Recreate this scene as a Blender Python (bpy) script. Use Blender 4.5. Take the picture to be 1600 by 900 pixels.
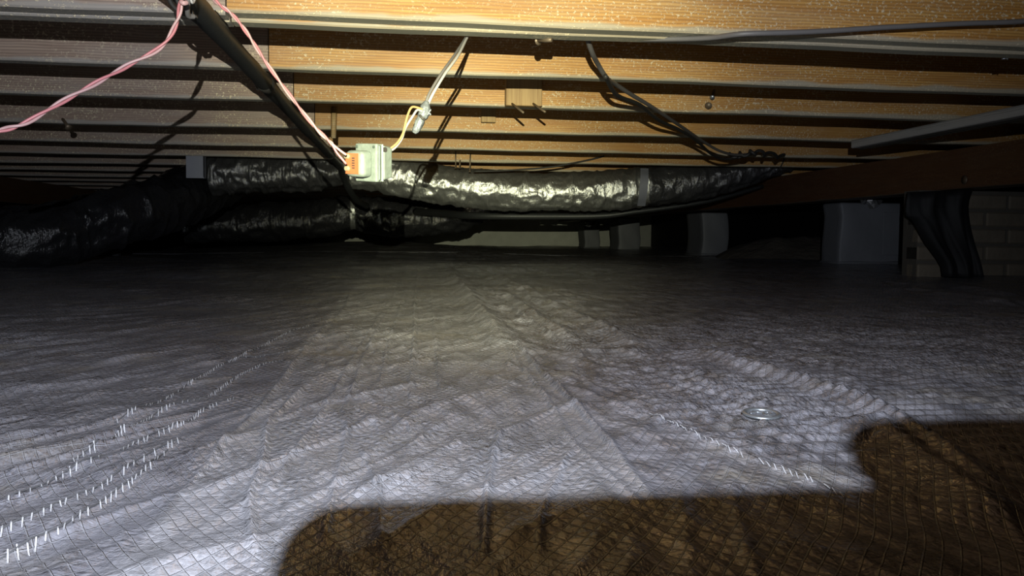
import bpy, bmesh, math, random
import numpy as np
from mathutils import Vector, Matrix, Euler

S = bpy.context.scene
for o in list(bpy.data.objects):
    bpy.data.objects.remove(o)
COL = S.collection
random.seed(7)
rng = np.random.default_rng(7)

# ------------------------------------------------------------------ camera
F = 1350.0                       # focal length in pixels of the 1600 px frame
CAMZ = 0.17                      # lens height above the liner
YAW, PITCH, ROLL = math.radians(7.6), math.radians(3.45), math.radians(0.43)
cam_d = bpy.data.cameras.new('camera')
cam = bpy.data.objects.new('camera', cam_d)
COL.objects.link(cam)
cam_d.sensor_width = 36.0
cam_d.lens = F / 1600 * 36.0
cam_d.clip_start = 0.01
cam_d.clip_end = 60
MR = (Matrix.Rotation(-YAW, 3, 'Z') @ Matrix.Rotation(math.pi / 2 - PITCH, 3, 'X') @ Matrix.Rotation(ROLL, 3, 'Z'))
cam.matrix_world = Matrix.Translation((0, 0, CAMZ)) @ MR.to_4x4()
S.camera = cam


def ray(px, py):
    return MR @ Vector(((px - 800) / F, -(py - 450) / F, -1.0))


def P(px, py, d):
    """world point at depth d (world y) seen at that pixel of the photograph"""
    r = ray(px, py)
    t = d / r.y
    return Vector((r.x * t, d, CAMZ + r.z * t))


def G(px, py, z=0.0):
    """world point on the ground seen at that pixel"""
    r = ray(px, py)
    t = (z - CAMZ) / r.z
    return Vector((r.x * t, r.y * t, z))


# ------------------------------------------------------------------ world, lights, exposure
w = bpy.data.worlds.new('world')
S.world = w
w.use_nodes = True
w.node_tree.nodes['Background'].inputs[0].default_value = (0.6, 0.65, 0.8, 1)
w.node_tree.nodes['Background'].inputs[1].default_value = 0.0
S.view_settings.view_transform = 'Standard'
S.view_settings.look = 'None'
S.view_settings.gamma = 1
S.view_settings.use_curve_mapping = False
S.view_settings.exposure = 0.0

LIGHT = Vector((-0.03, -0.20, 0.309))      # torch held above and behind the phone


def spot(name, target, size, blend, power, col, radius=0.0022):
    l = bpy.data.lights.new(name, 'SPOT')
    l.energy = power
    l.color = col
    l.spot_size = math.radians(size)
    l.spot_blend = blend
    l.shadow_soft_size = radius
    o = bpy.data.objects.new(name, l)
    COL.objects.link(o)
    o.location = LIGHT
    o.rotation_euler = (Vector(target) - LIGHT).to_track_quat('-Z', 'Y').to_euler()
    return o


HOT = P(730, 270, 4.0)
spot('torch_beam', HOT, 38, 1.0, 225, (1.0, 0.95, 0.50))
spot('torch_core', P(735, 385, 4.0), 23, 1.0, 430, (1.0, 1.0, 0.66))
spot('torch_spill', P(640, 440, 4.0), 92, 1.0, 138, (0.84, 0.90, 1.0))

# ------------------------------------------------------------------ helpers
def link(name, me, parent=None):
    o = bpy.data.objects.new(name, me)
    COL.objects.link(o)
    if parent is not None:
        o.parent = parent
    return o


def tag(o, label=None, cat=None, group=None, kind=None):
    if label: o['label'] = label
    if cat: o['category'] = cat
    if group: o['group'] = group
    if kind: o['kind'] = kind
    return o


def empty(name, loc=(0, 0, 0), rot=(0, 0, 0)):
    o = bpy.data.objects.new(name, None)
    COL.objects.link(o)
    o.location = loc
    o.rotation_euler = rot
    o.empty_display_size = 0.05
    return o


def mesh(name, verts, faces, mat, smooth=False):
    me = bpy.data.meshes.new(name)
    me.from_pydata([tuple(v) for v in verts], [], faces)
    me.update()
    if mat: me.materials.append(mat)
    if smooth:
        me.polygons.foreach_set('use_smooth', [True] * len(me.polygons))
    return me


def bm_mesh(name, bm, mat, smooth=False):
    me = bpy.data.meshes.new(name)
    bmesh.ops.recalc_face_normals(bm, faces=bm.faces)
    bm.to_mesh(me)
    bm.free()
    me.materials.append(mat)
    if smooth:
        me.polygons.foreach_set('use_smooth', [True] * len(me.polygons))
    return me


def box_bm(sx, sy, sz, bevel=0.0, seg=1, cuts=0):
    bm = bmesh.new()
    bmesh.ops.create_cube(bm, size=1)
    bmesh.ops.scale(bm, vec=(sx, sy, sz), verts=bm.verts)
    if bevel:
        bmesh.ops.bevel(bm, geom=list(bm.edges), offset=bevel, segments=seg, affect='EDGES', profile=0.5)
    return bm


def box(name, lo, hi, mat, parent=None, bevel=0.0, seg=1):
    lo, hi = Vector(lo), Vector(hi)
    s, c = hi - lo, (hi + lo) / 2
    bm = box_bm(s.x, s.y, s.z, bevel, seg)
    o = link(name, bm_mesh(name, bm, mat), parent)
    o.location = c
    return o


def smooth_path(pts, n):
    """Catmull-Rom through pts, n samples"""
    p = np.array([tuple(q) for q in pts], float)
    m = len(p)
    ext = np.vstack([2 * p[0] - p[1], p, 2 * p[-1] - p[-2]])
    out = []
    for t in np.linspace(0, m - 1 - 1e-9, n):
        i = int(t)
        f = t - i
        a, b, c, d = ext[i:i + 4]
        out.append(0.5 * (2 * b + (c - a) * f + (2 * a - 5 * b + 4 * c - d) * f * f + (3 * b - a - 3 * c + d) * f ** 3))
    return np.array(out)


def frames(path):
    T = np.gradient(path, axis=0)
    T /= np.linalg.norm(T, axis=1)[:, None]
    up = np.array([0, 0, 1.0])
    if abs(T[0] @ up) > 0.9: up = np.array([1.0, 0, 0])
    N = np.zeros_like(T)
    n = up - T[0] * (up @ T[0])
    for i in range(len(T)):
        n = n - T[i] * (n @ T[i])
        n /= np.linalg.norm(n)
        N[i] = n
    return T, N, np.cross(T, N)


def tube(name, path, r, mat, parent=None, sides=8, disp=None):
    """swept tube; r a number or array; disp(i_frac array, angle array) -> radius offset grid"""
    path = np.array([tuple(q) for q in path], float)
    n = len(path)
    T, N, B = frames(path)
    r = np.broadcast_to(np.asarray(r, float), (n,))
    ang = np.linspace(0, 2 * np.pi, sides, endpoint=False)
    R = np.repeat(r[:, None], sides, 1)
    if disp is not None:
        seg = np.r_[0, np.cumsum(np.linalg.norm(np.diff(path, axis=0), axis=1))]
        R = R + disp(np.repeat(seg[:, None], sides, 1), np.repeat(ang[None, :], n, 0))
    V = path[:, None, :] + R[..., None] * (np.cos(ang)[None, :, None] * N[:, None, :] + np.sin(ang)[None, :, None] * B[:, None, :])
    V = V.reshape(-1, 3)
    faces = []
    for i in range(n - 1):
        for j in range(sides):
            k = (j + 1) % sides
            faces.append((i * sides + j, i * sides + k, (i + 1) * sides + k, (i + 1) * sides + j))
    faces.append(tuple(range(sides))[::-1])
    faces.append(tuple(range((n - 1) * sides, n * sides)))
    return link(name, mesh(name, V, faces, mat, True), parent)


def twist(pts, n, off, turns, phase):
    p = smooth_path(pts, n)
    T, N, B = frames(p)
    a = np.linspace(0, 2 * np.pi * turns, n) + phase
    return p + off * (np.cos(a)[:, None] * N + np.sin(a)[:, None] * B)


# ---- value noise for the meshes
_H = rng.random((256, 256))


def vnoise(x, y, seed=0):
    x = np.asarray(x, float) + seed * 17.31
    y = np.asarray(y, float) + seed * 9.77
    xi, yi = np.floor(x).astype(int), np.floor(y).astype(int)
    fx, fy = x - xi, y - yi
    fx, fy = fx * fx * (3 - 2 * fx), fy * fy * (3 - 2 * fy)
    g = lambda a, b: _H[a & 255, b & 255]
    return (g(xi, yi) * (1 - fx) + g(xi + 1, yi) * fx) * (1 - fy) + (g(xi, yi + 1) * (1 - fx) + g(xi + 1, yi + 1) * fx) * fy


def fbm(x, y, seed=0, oct=3):
    s, a, t = 0, 1.0, 0
    for k in range(oct):
        s = s + a * vnoise(x * 2 ** k, y * 2 ** k, seed + k)
        t += a
        a *= 0.5
    return s / t * 2 - 1


def ridged(x, y, seed=0):
    return 1 - np.abs(vnoise(x, y, seed) * 2 - 1)


# ------------------------------------------------------------------ materials
class M:
    def __init__(self, name):
        self.m = bpy.data.materials.new(name)
        self.m.use_nodes = True
        self.t = self.m.node_tree
        self.b = self.t.nodes['Principled BSDF']

    def n(self, typ, _props=None, **ins):
        nd = self.t.nodes.new(typ)
        for k, v in (_props or {}).items(): setattr(nd, k, v)
        for k, v in ins.items():
            self.set(nd, k, v)
        return nd

    def set(self, nd, k, v):
        if k.startswith('i') and k[1:].isdigit():
            s = nd.inputs[int(k[1:])]
        else:
            s = nd.inputs[k.replace('_', ' ')]
        if hasattr(v, 'is_output'):
            self.t.links.new(v, s)
        elif isinstance(v, bpy.types.Node):
            self.t.links.new(v.outputs[0], s)
        else:
            s.default_value = v

    def math(self, op, a, b=0.0, c=0.0):
        return self.n('ShaderNodeMath', {'operation': op}, i0=a, i1=b, i2=c).outputs[0]

    def mix(self, f, a, b, mode='MIX'):
        nd = self.n('ShaderNodeMix', {'data_type': 'RGBA', 'blend_type': mode})
        self.set(nd, 'i0', f); self.set(nd, 'i6', a); self.set(nd, 'i7', b)
        return nd.outputs[2]

    def ramp(self, f, lo, hi):
        nd = self.n('ShaderNodeMapRange', {'interpolation_type': 'SMOOTHSTEP'}, Value=f, From_Min=lo, From_Max=hi)
        return nd.outputs[0]

    def noise(self, vec, scale, detail=3, rough=0.55):
        return self.n('ShaderNodeTexNoise', None, Vector=vec, Scale=scale, Detail=detail, Roughness=rough).outputs[0]

    def coords(self, scale=(1, 1, 1), rot=(0, 0, 0), rand=0.0):
        tc = self.n('ShaderNodeTexCoord').outputs['Object']
        if rand:
            oi = self.n('ShaderNodeObjectInfo').outputs['Random']
            off = self.math('MULTIPLY', oi, rand)
            cb = self.n('ShaderNodeCombineXYZ', None, i0=off, i1=off, i2=off)
            tc = self.n('ShaderNodeVectorMath', {'operation': 'ADD'}, i0=tc, i1=cb).outputs[0]
        mp = self.n('ShaderNodeMapping', None, Vector=tc, Rotation=rot, Scale=scale)
        return mp.outputs[0]

    def bump(self, h, dist, strength=1.0):
        nd = self.n('ShaderNodeBump', None, Height=h, Distance=dist, Strength=strength)
        self.set(self.b, 'Normal', nd.outputs[0])

    def fin(self, **kw):
        for k, v in kw.items(): self.set(self.b, k, v)
        return self.m


def rgb(r, g, b): return (r, g, b, 1.0)


def plain(name, c, rough=0.5, metal=0.0, bump=0.0, bscale=60, var=0.15):
    m = M(name)
    v = m.coords()
    f = m.noise(v, bscale * 0.4, 4)
    c2 = tuple(x * (1 - var) for x in c)
    col = m.mix(f, rgb(*c), rgb(*c2))
    if bump: m.bump(m.noise(v, bscale, 4), bump)
    return m.fin(Base_Color=col, Roughness=rough, Metallic=metal)


def wood(name, c1, c2, grey, greyface, speck, rough=0.55, stain=0.016):
    """fir lumber: grain along x, chalky mildew specks, weathered grey underside"""
    m = M(name)
    v = m.coords((1.6, 26, 26), rand=9.0)
    g = m.noise(v, 3.0, 5, 0.6)
    v2 = m.coords((0.8, 60, 60), rand=5.0)
    rings = m.n('ShaderNodeTexWave', {'wave_type': 'BANDS', 'bands_direction': 'Z'}, Vector=m.coords((0.25, 1, 1), rot=(0, 0.01, 0), rand=3.0),
                Scale=48.0, Distortion=5.0, Detail=2.0, Detail_Scale=0.6).outputs[0]
    col = m.mix(m.ramp(g, 0.3, 0.7), rgb(*c1), rgb(*c2))
    col = m.mix(m.math('MULTIPLY', m.ramp(rings, 0.4, 0.95), 0.62), col, rgb(*(x * 0.55 for x in c2)))
    # patches of grey mildew on the faces
    patch = m.ramp(m.noise(m.coords((1.0, 6, 6), rand=7.0), 3.2, 4), 0.42, 0.72)
    col = m.mix(m.math('MULTIPLY', patch, greyface), col, rgb(*grey))
    # underside
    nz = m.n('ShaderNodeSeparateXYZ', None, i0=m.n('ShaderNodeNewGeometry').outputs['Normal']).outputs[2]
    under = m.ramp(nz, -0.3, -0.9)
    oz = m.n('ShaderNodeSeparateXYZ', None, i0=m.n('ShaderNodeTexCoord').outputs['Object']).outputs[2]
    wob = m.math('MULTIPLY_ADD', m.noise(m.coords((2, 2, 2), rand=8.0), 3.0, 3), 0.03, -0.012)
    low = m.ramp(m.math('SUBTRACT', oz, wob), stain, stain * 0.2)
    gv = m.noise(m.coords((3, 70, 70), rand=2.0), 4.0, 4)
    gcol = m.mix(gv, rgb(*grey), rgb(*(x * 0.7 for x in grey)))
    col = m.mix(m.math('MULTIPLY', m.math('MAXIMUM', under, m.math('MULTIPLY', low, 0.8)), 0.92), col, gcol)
    # chalky specks
    sp = m.noise(m.coords((1, 1, 1), rand=4.0), 150.0, 3, 0.7)
    zone = m.ramp(m.noise(m.coords((1, 3, 3), rand=6.0), 5.0, 3), 0.34, 0.62)
    sm = m.math('MULTIPLY', m.ramp(sp, 0.535, 0.64), zone)
    sm = m.math('MULTIPLY', sm, speck)
    col = m.mix(sm, col, rgb(0.74, 0.63, 0.42))
    h = m.math('ADD', m.math('MULTIPLY', g, 0.5), m.math('MULTIPLY', sm, 0.6))
    m.bump(h, 0.0012)
    return m.fin(Base_Color=col, Roughness=rough)


WOOD = wood('fir_orange', (0.52, 0.285, 0.075), (0.41, 0.19, 0.042), (0.40, 0.40, 0.32), 0.12, 0.8, stain=0.012)
WOODG = wood('fir_weathered', (0.39, 0.285, 0.21), (0.29, 0.20, 0.145), (0.38, 0.36, 0.32), 0.25, 1.0, stain=0.012)
BEAM = wood('girder_wood', (0.17, 0.075, 0.03), (0.12, 0.05, 0.02), (0.14, 0.11, 0.08), 0.15, 0.1, stain=0.001)
DECK = plain('subfloor_wood', (0.26, 0.15, 0.07), 0.7)
BLOCKW = wood('block_wood', (0.47, 0.33, 0.16), (0.36, 0.23, 0.10), (0.40, 0.33, 0.22), 0.2, 0.1, stain=0.001)


def endgrain():
    m = M('block_endgrain')
    g = m.noise(m.coords((90, 90, 4)), 1.0, 4, 0.6)
    col = m.mix(m.ramp(g, 0.3, 0.7), rgb(0.40, 0.27, 0.12), rgb(0.27, 0.165, 0.07))
    m.bump(g, 0.002)
    return m.fin(Base_Color=col, Roughness=0.7)


BLOCKE = endgrain()


def liner_mat():
    m = M('liner_film')
    co = m.coords()
    warp = m.n('ShaderNodeTexNoise', None, Vector=co, Scale=3.0, Detail=2.0)
    off = m.n('ShaderNodeVectorMath', {'operation': 'MULTIPLY_ADD'}, i0=warp.outputs['Color'], i1=(0.035, 0.035, 0.0), i2=co).outputs[0]
    sx = m.n('ShaderNodeSeparateXYZ', None, i0=off)
    x, y = sx.outputs[0], sx.outputs[1]
    cords, cells = [], []
    pitch = 0.0088
    for s in (-1, 1):
        u = m.math('ADD', m.math('MULTIPLY', x, 0.857 / pitch), m.math('MULTIPLY', y, s * 0.515 / pitch))
        f = m.math('ABSOLUTE', m.math('SUBTRACT', m.math('FRACT', u), 0.5))
        cords.append(m.ramp(f, 0.425, 0.475))
        cells.append(f)
    cord = m.math('MAXIMUM', cords[0], cords[1])
    big = m.noise(co, 2.6, 4)
    med = m.noise(co, 16.0, 4)
    streak = m.noise(m.coords((42, 10, 1), rot=(0, 0, 0.6)), 1.0, 6, 0.6)  # pale streaks put the highlights of lit wrinkles into the film colour
    filmL = m.mix(m.ramp(streak, 0.38, 0.64), rgb(0.17, 0.17, 0.185), rgb(0.42, 0.415, 0.45))
    filmR = m.mix(m.ramp(med, 0.3, 0.7), rgb(0.16, 0.16, 0.185), rgb(0.29, 0.285, 0.32))
    # two sheets overlap along the long seam; the right one is thinner and darker
    pa, pb = G(700, 430), G(1130, 905)
    nx, ny = (pa.y - pb.y), -(pa.x - pb.x)
    ln = math.hypot(nx, ny)
    side = m.math('MULTIPLY_ADD', x, nx / ln, m.math('MULTIPLY_ADD', y, ny / ln, -(pb.x * nx + pb.y * ny) / ln))
    film = m.mix(m.ramp(side, 0.012, 0.024), filmL, filmR)
    pc, pd = G(551, 450), G(216, 860)
    mx, my = (pc.y - pd.y), -(pc.x - pd.x)
    ln2 = math.hypot(mx, my)
    side2 = m.math('MULTIPLY_ADD', x, mx / ln2, m.math('MULTIPLY_ADD', y, my / ln2, -(pd.x * mx + pd.y * my) / ln2))
    filmW = m.mix(m.ramp(streak, 0.40, 0.66), rgb(0.125, 0.125, 0.145), rgb(0.31, 0.31, 0.35))
    film = m.mix(m.ramp(side2, 0.008, 0.022), filmW, film)
    dirt = m.ramp(m.noise(co, 5.5, 6, 0.65), 0.52, 0.72)
    col = m.mix(m.math('MULTIPLY', dirt, 0.7), film, rgb(0.19, 0.165, 0.12))
    col = m.mix(m.math('MULTIPLY', cord, 0.6), col, rgb(0.25, 0.25, 0.27))
    # crinkles: two stretched directions
    c1 = m.noise(m.coords((95, 26, 1), rot=(0, 0, 0.5)), 1.0, 4, 0.6)
    c2 = m.noise(m.coords((30, 110, 1), rot=(0, 0, -0.25)), 1.0, 4, 0.6)
    c3 = m.noise(co, 170.0, 3)
    r1 = m.math('SUBTRACT', 1.0, m.math('ABSOLUTE', m.math('MULTIPLY_ADD', c1, 2.0, -1.0)))
    r2 = m.math('SUBTRACT', 1.0, m.math('ABSOLUTE', m.math('MULTIPLY_ADD', c2, 2.0, -1.0)))
    zone = m.ramp(big, 0.35, 0.65)
    h = m.math('ADD', m.math('MULTIPLY', m.math('MULTIPLY', r1, m.math('MULTIPLY_ADD', m.ramp(m.noise(co, 4.2, 3), 0.38, 0.62), 0.75, 0.25)), 0.0036), m.math('MULTIPLY', m.math('MULTIPLY', r2, zone), 0.0018))
    h = m.math('ADD', h, m.math('MULTIPLY', c3, 0.0009))
    pil = m.math('MAXIMUM', cells[0], cells[1])
    h = m.math('ADD', h, m.math('MULTIPLY', m.math('MULTIPLY', pil, pil), m.math('MULTIPLY_ADD', m.ramp(m.noise(co, 9.0, 3), 0.35, 0.65), -0.0034, -0.0004)))
    h = m.math('ADD', h, m.math('MULTIPLY', cord, 0.0009))
    m.bump(h, 1.0)
    rough = m.math('MULTIPLY_ADD', cord, 0.15, m.math('MULTIPLY_ADD', dirt, 0.25, m.math('MULTIPLY_ADD', m.ramp(streak, 0.36, 0.62), -0.10, 0.26)))
    return m.fin(Base_Color=col, Roughness=rough, Specular_IOR_Level=1.0, Metallic=m.math('MULTIPLY', m.ramp(streak, 0.45, 0.62), 0.45))


LINER = liner_mat()


def foil_mat(name, c, rough, metal, bumpd=0.004, sc=(9, 30, 30)):
    m = M(name)
    v = m.coords(sc)
    a = m.noise(v, 1.6, 5, 0.6)
    a = m.math('SUBTRACT', 1.0, m.math('ABSOLUTE', m.math('MULTIPLY_ADD', a, 2.0, -1.0)))
    b = m.noise(m.coords(), 45.0, 3)
    m.bump(m.math('ADD', m.math('MULTIPLY', a, 1.0), m.math('MULTIPLY', b, 0.5)), bumpd)
    return m.fin(Base_Color=rgb(*c), Roughness=rough, Metallic=metal)


FOIL = foil_mat('silver_jacket', (0.62, 0.63, 0.60), 0.33, 0.9, 0.0045, (30, 9, 12))
FOILM = foil_mat('dark_silver_jacket', (0.13, 0.13, 0.135), 0.24, 0.7, 0.005, (30, 9, 12))
FOILD = foil_mat('dark_jacket', (0.02, 0.02, 0.022), 0.17, 0.1, 0.006, (22, 9, 12))
FOILB = plain('foil_scrap', (0.75, 0.75, 0.76), 0.25, 0.9)
BLACKP = plain('black_pipe_foam', (0.022, 0.024, 0.025), 0.5, 0, 0.0006, 90)
BLACKS = plain('black_sheet', (0.004, 0.004, 0.005), 0.7, 0, 0.002, 14)
BLACKW = plain('black_cable', (0.03, 0.028, 0.025), 0.55)
GREYW = plain('grey_cable', (0.15, 0.14, 0.135), 0.5)
PINK = plain('pink_insulation', (0.55, 0.20, 0.21), 0.45, var=0.25, bscale=200)
PINKL = plain('pale_pink_insulation', (0.52, 0.32, 0.31), 0.45, var=0.2, bscale=200)
WHITEW = plain('white_insulation', (0.44, 0.42, 0.40), 0.45)
YELW = plain('ochre_insulation', (0.48, 0.30, 0.13), 0.45)
TAPE = plain('silver_tape', (0.24, 0.26, 0.28), 0.42, 0.35, 0.0012, 260, 0.5)
GALV = plain('galvanised_steel', (0.37, 0.43, 0.38), 0.45, 0.3, 0.0010, 110, 0.75)
GALVD = plain('dull_steel', (0.12, 0.15, 0.13), 0.5, 0.4, 0.0005, 160, 0.4)
ORANGE = plain('orange_label', (0.52, 0.14, 0.055), 0.5, var=0.3, bscale=160)
INK = plain('label_ink', (0.04, 0.035, 0.03), 0.6)
BRASS = plain('screw_brass', (0.72, 0.62, 0.40), 0.35, 0.6)
STEEL = plain('zinc', (0.36, 0.38, 0.40), 0.35, 0.75, 0.0004, 200)
NAIL = plain('nail_steel', (0.20, 0.15, 0.10), 0.5, 0.5)
PIERM = plain('wrapped_block', (0.18, 0.187, 0.205), 0.6, 0, 0.004, 12, 0.2)
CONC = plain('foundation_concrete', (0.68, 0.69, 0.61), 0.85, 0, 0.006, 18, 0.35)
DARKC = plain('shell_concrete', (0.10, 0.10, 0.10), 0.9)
BRICK = plain('brick_cream', (0.21, 0.175, 0.13), 0.8, 0, 0.004, 30, 0.5)
MORTAR = plain('mortar', (0.10, 0.09, 0.075), 0.9, 0, 0.004, 40)
SOIL = plain('soil', (0.13, 0.11, 0.085), 0.95, 0, 0.02, 14, 0.5)
GREYB = wood('grey_board', (0.40, 0.39, 0.36), (0.34, 0.33, 0.30), (0.48, 0.47, 0.44), 0.3, 0.1, stain=0.001)
STRAP = plain('strap_grey', (0.25, 0.26, 0.31), 0.5)
GLOVE = plain('glove', (0.05, 0.05, 0.06), 0.7)
SLEEVE = plain('sleeve', (0.06, 0.07, 0.09), 0.85)
PHONE = plain('phone_body', (0.03, 0.03, 0.035), 0.3)
GLASS = plain('phone_glass', (0.01, 0.01, 0.012), 0.08)
TORCHM = plain('torch_metal', (0.05, 0.05, 0.05), 0.4, 0.6)

# ------------------------------------------------------------------ the shell
JB = 0.57            # underside of the joists
JD = 0.184           # joist depth
YF = 13.0            # far foundation wall
XL, XR = -6.0, 6.0

# liner
nc, n1, n2 = 860, 26, 680
ys = np.r_[np.linspace(-1.2, 0.30, n1, endpoint=False), np.geomspace(0.30, YF + 0.1, n2)]
Wd = np.minimum(6.2, 1.15 + 0.75 * np.maximum(ys, 0))
sv = np.linspace(-1, 1, nc)
sv = sv * (0.5 + 0.5 * sv * sv)
Xg = 0.12 * ys[:, None] * (np.abs(Wd[:, None]) < 6.19) + sv[None, :] * Wd[:, None]
Xg = np.clip(Xg, -6.15, 6.15)
Xg[ys < 0] = sv[None, :] * 1.15
Yg = np.repeat(ys[:, None], nc, 1)


def sstep(a, b, x):
    t = np.clip((x - a) / (b - a), 0, 1)
    return t * t * (3 - 2 * t)


def rot(x, y, a):
    return x * math.cos(a) + y * math.sin(a), -x * math.sin(a) + y * math.cos(a)


FOLDS = []      # world polyline, height, half-width
def fold(px, h, wd, skew=0.0):
    thin = wd <= .010
    FOLDS.append(([G(*q) for q in px], h * (.42 if thin else .6), max(wd * (.30 if thin else .62), .0020), skew))


fold([(640, 812), (640, 700), (643, 600), (648, 520), (650, 450), (656, 395)], .008, .007)
fold([(1135, 905), (1030, 800), (945, 690), (870, 610), (790, 525), (735, 470), (700, 428)], .009, .010)
fold([(800, 560), (765, 510), (735, 468), (700, 425)], .016, .035)
fold([(755, 895), (762, 780), (772, 710), (785, 668)], .006, .005)
fold([(216, 860), (314, 745), (351, 700), (415, 630), (449, 586), (463, 565), (510, 515), (534, 491), (550, 455)], .006, .007)
fold([(400, 899), (391, 789), (410, 735), (417, 680), (425, 657), (456, 626), (480, 599)], .006, .007)
fold([(1075, 549), (1127, 568), (1180, 581), (1240, 598), (1277, 613), (1337, 634), (1394, 662), (1440, 695), (1500, 735), (1620, 800)], .012, .018, .6)
fold([(1330, 690), (1372, 672), (1400, 700), (1480, 760), (1600, 850)], .012, .03)
fold([(759, 432), (800, 450), (850, 474), (922, 507), (984, 545), (1010, 580)], .010, .03)
fold([(775, 430), (844, 468), (894, 480)], .012, .03)
fold([(785, 460), (840, 500), (900, 540)], .009, .02)
fold([(1030, 820), (900, 700), (860, 640)], .003, .006)
fold([(500, 880), (520, 790), (540, 700), (545, 640)], .004, .006)
fold([(600, 880), (585, 760), (560, 690)], .003, .005)
fold([(840, 890), (850, 800), (895, 700)], .004, .005)
fold([(1400, 452), (1480, 462), (1600, 480)], .012, .10)
fold([(1350, 440), (1450, 446), (1600, 462)], .012, .08)
fold([(330, 898), (470, 700), (555, 560), (612, 465)], .004, .005)
fold([(520, 700), (580, 540), (628, 440)], .005, .006)
fold([(905, 705), (810, 570), (722, 470)], .005, .006)
fold([(960, 600), (850, 520), (740, 440)], .008, .009)
fold([(690, 640), (682, 540), (672, 450)], .005, .006)
fold([(585, 640), (612, 530), (638, 440)], .005, .006)
fold([(1240, 700), (1080, 590), (960, 520)], .005, .006)
SEAMS = [
    [(-40, 902), (0, 887), (51, 861), (91, 841), (135, 814), (160, 796), (202, 765), (226, 747), (262, 712)],
    [(-40, 866), (0, 848), (51, 824), (103, 799), (150, 777), (189, 752), (246, 716), (283, 696)],
    [(7, 796), (67, 772), (118, 748), (165, 728)],
    [(102, 742), (128, 728), (155, 713), (202, 678), (263, 642), (320, 624)],
    [(189, 720), (236, 696), (280, 674), (324, 644), (368, 625)],
    [(179, 667), (243, 636), (280, 613), (324, 586), (371, 564), (405, 559), (456, 552)],
    [(324, 623), (368, 594), (405, 576), (442, 565)],
    [(360, 570), (400, 548), (450, 525), (500, 508)],
    [(1011, 654), (1071, 680), (1116, 699), (1165, 719), (1210, 736), (1262, 757), (1319, 781)],
]
for s_ in SEAMS:
    fold(s_, .0022, .0035)


def fold_height(X, Y):
    Z = np.zeros_like(X)
    for pts, h, wd, skew in FOLDS:
        sp = smooth_path([(p.x, p.y, 0) for p in pts], 8 * len(pts))[:, :2]
        lo, hi = sp.min(0) - 3 * wd, sp.max(0) + 3 * wd
        msk = (X > lo[0]) & (X < hi[0]) & (Y > lo[1]) & (Y < hi[1])
        if not msk.any(): continue
        x, y = X[msk], Y[msk]
        best = np.full(x.shape, 9.0)
        tt = np.zeros(x.shape)
        L = np.r_[0, np.cumsum(np.linalg.norm(np.diff(sp, axis=0), axis=1))]
        for i in range(len(sp) - 1):
            a, b = sp[i], sp[i + 1]
            e = b - a
            t = np.clip(((x - a[0]) * e[0] + (y - a[1]) * e[1]) / max(e @ e, 1e-9), 0, 1)
            d = np.hypot(x - a[0] - t * e[0], y - a[1] - t * e[1])
            k = d < best
            best[k] = d[k]
            tt[k] = (L[i] + t[k] * (L[i + 1] - L[i])) / L[-1]
        fade = sstep(0, .12, tt) * sstep(1.0, .85, tt)
        q = np.maximum(0, 1 - best / (2.2 * wd))
        Z[msk] = np.maximum(Z[msk], 1.7 * h * fade * q ** 1.5)
    return Z


def swell(X, Y):
    far = sstep(1.0, 4.0, Y)
    z = (0.0035 + 0.0145 * far) * fbm(X / .55, Y / .55, 3, 3)
    # mound towards the far wall, left of the middle
    z += 0.085 * np.exp(-((X + .25) / 1.0) ** 2 - ((Y - 9.0) / 2.2) ** 2)
    z += 0.018 * sstep(2.8, 4.6, Y)
    z += 0.0 * np.exp(-((X - 2.0) / 1.3) ** 2 - ((Y - 3.9) / 0.7) ** 2)
    return z


def ground(X, Y):
    X = np.asarray(X, float); Y = np.asarray(Y, float)
    z = swell(X, Y)
    near = sstep(5.0, 1.0, Y) + 0.15
    left = sstep(0.15, -0.25, X)
    right = sstep(0.12, 0.42, X)
    a, b = rot(X, Y, -0.45)
    z += .0050 * near * (0.35 + left) * (ridged(a / .024, b / .22, 11) ** 2) * vnoise(X / .17, Y / .25, 12)
    a, b = rot(X, Y, 0.25)
    z += .0042 * near * (1 - .7 * left) * (ridged(a / .022, b / .12, 15) ** 2) * vnoise(X / .12, Y / .3, 16)
    # slanting creases of the stretched sheet, their near flanks face the viewer
    sc = 1 + .8 * np.maximum(Y - .6, 0)
    a, b = rot(X, Y, -0.72)
    bias = fbm(X / .10, Y / .10, 33, 2) * .25
    k1 = np.maximum(0, ridged(a / (.052) + bias, b / .30, 31) - .35) / .65
    pt = sstep(.40, .62, vnoise(X / .13, Y / .16, 32))
    z += .0032 * near * sstep(3.2, 1.0, Y) * (1 - .75 * right) * k1 ** 1.4 * pt
    a, b = rot(X, Y, -0.30)
    k2 = np.maximum(0, ridged(a / .030 + bias, b / .34, 35) - .5) / .5
    z += .0020 * near * (1 - .6 * right) * k2 * sstep(.45, .6, vnoise(X / .2, Y / .22, 36))
    # crumpled band on the right sheet in the middle distance
    k3 = ridged(X / .05, Y / .11, 37) ** 2 * np.exp(-((X - .22 - .10 * (Y - 1)) / .16) ** 2) * sstep(1.0, 1.3, Y) * sstep(3.4, 2.2, Y)
    z += .008 * k3
    # cross ripples of the loose sheet on the right
    ph = Y / .027 * 2 * np.pi + 2.5 * fbm(X / .22, Y / .12, 21, 2) - X * 14
    z += .0019 * right * sstep(.45, .8, Y) * sstep(2.4, 1.2, Y) * np.sin(ph) * (0.4 + vnoise(X / .2, Y / .15, 23))
    z += .006 * sstep(2, 4, Y) * fbm(X / .12, Y / .25, 25, 3)
    return z + fold_height(X, Y)


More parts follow.
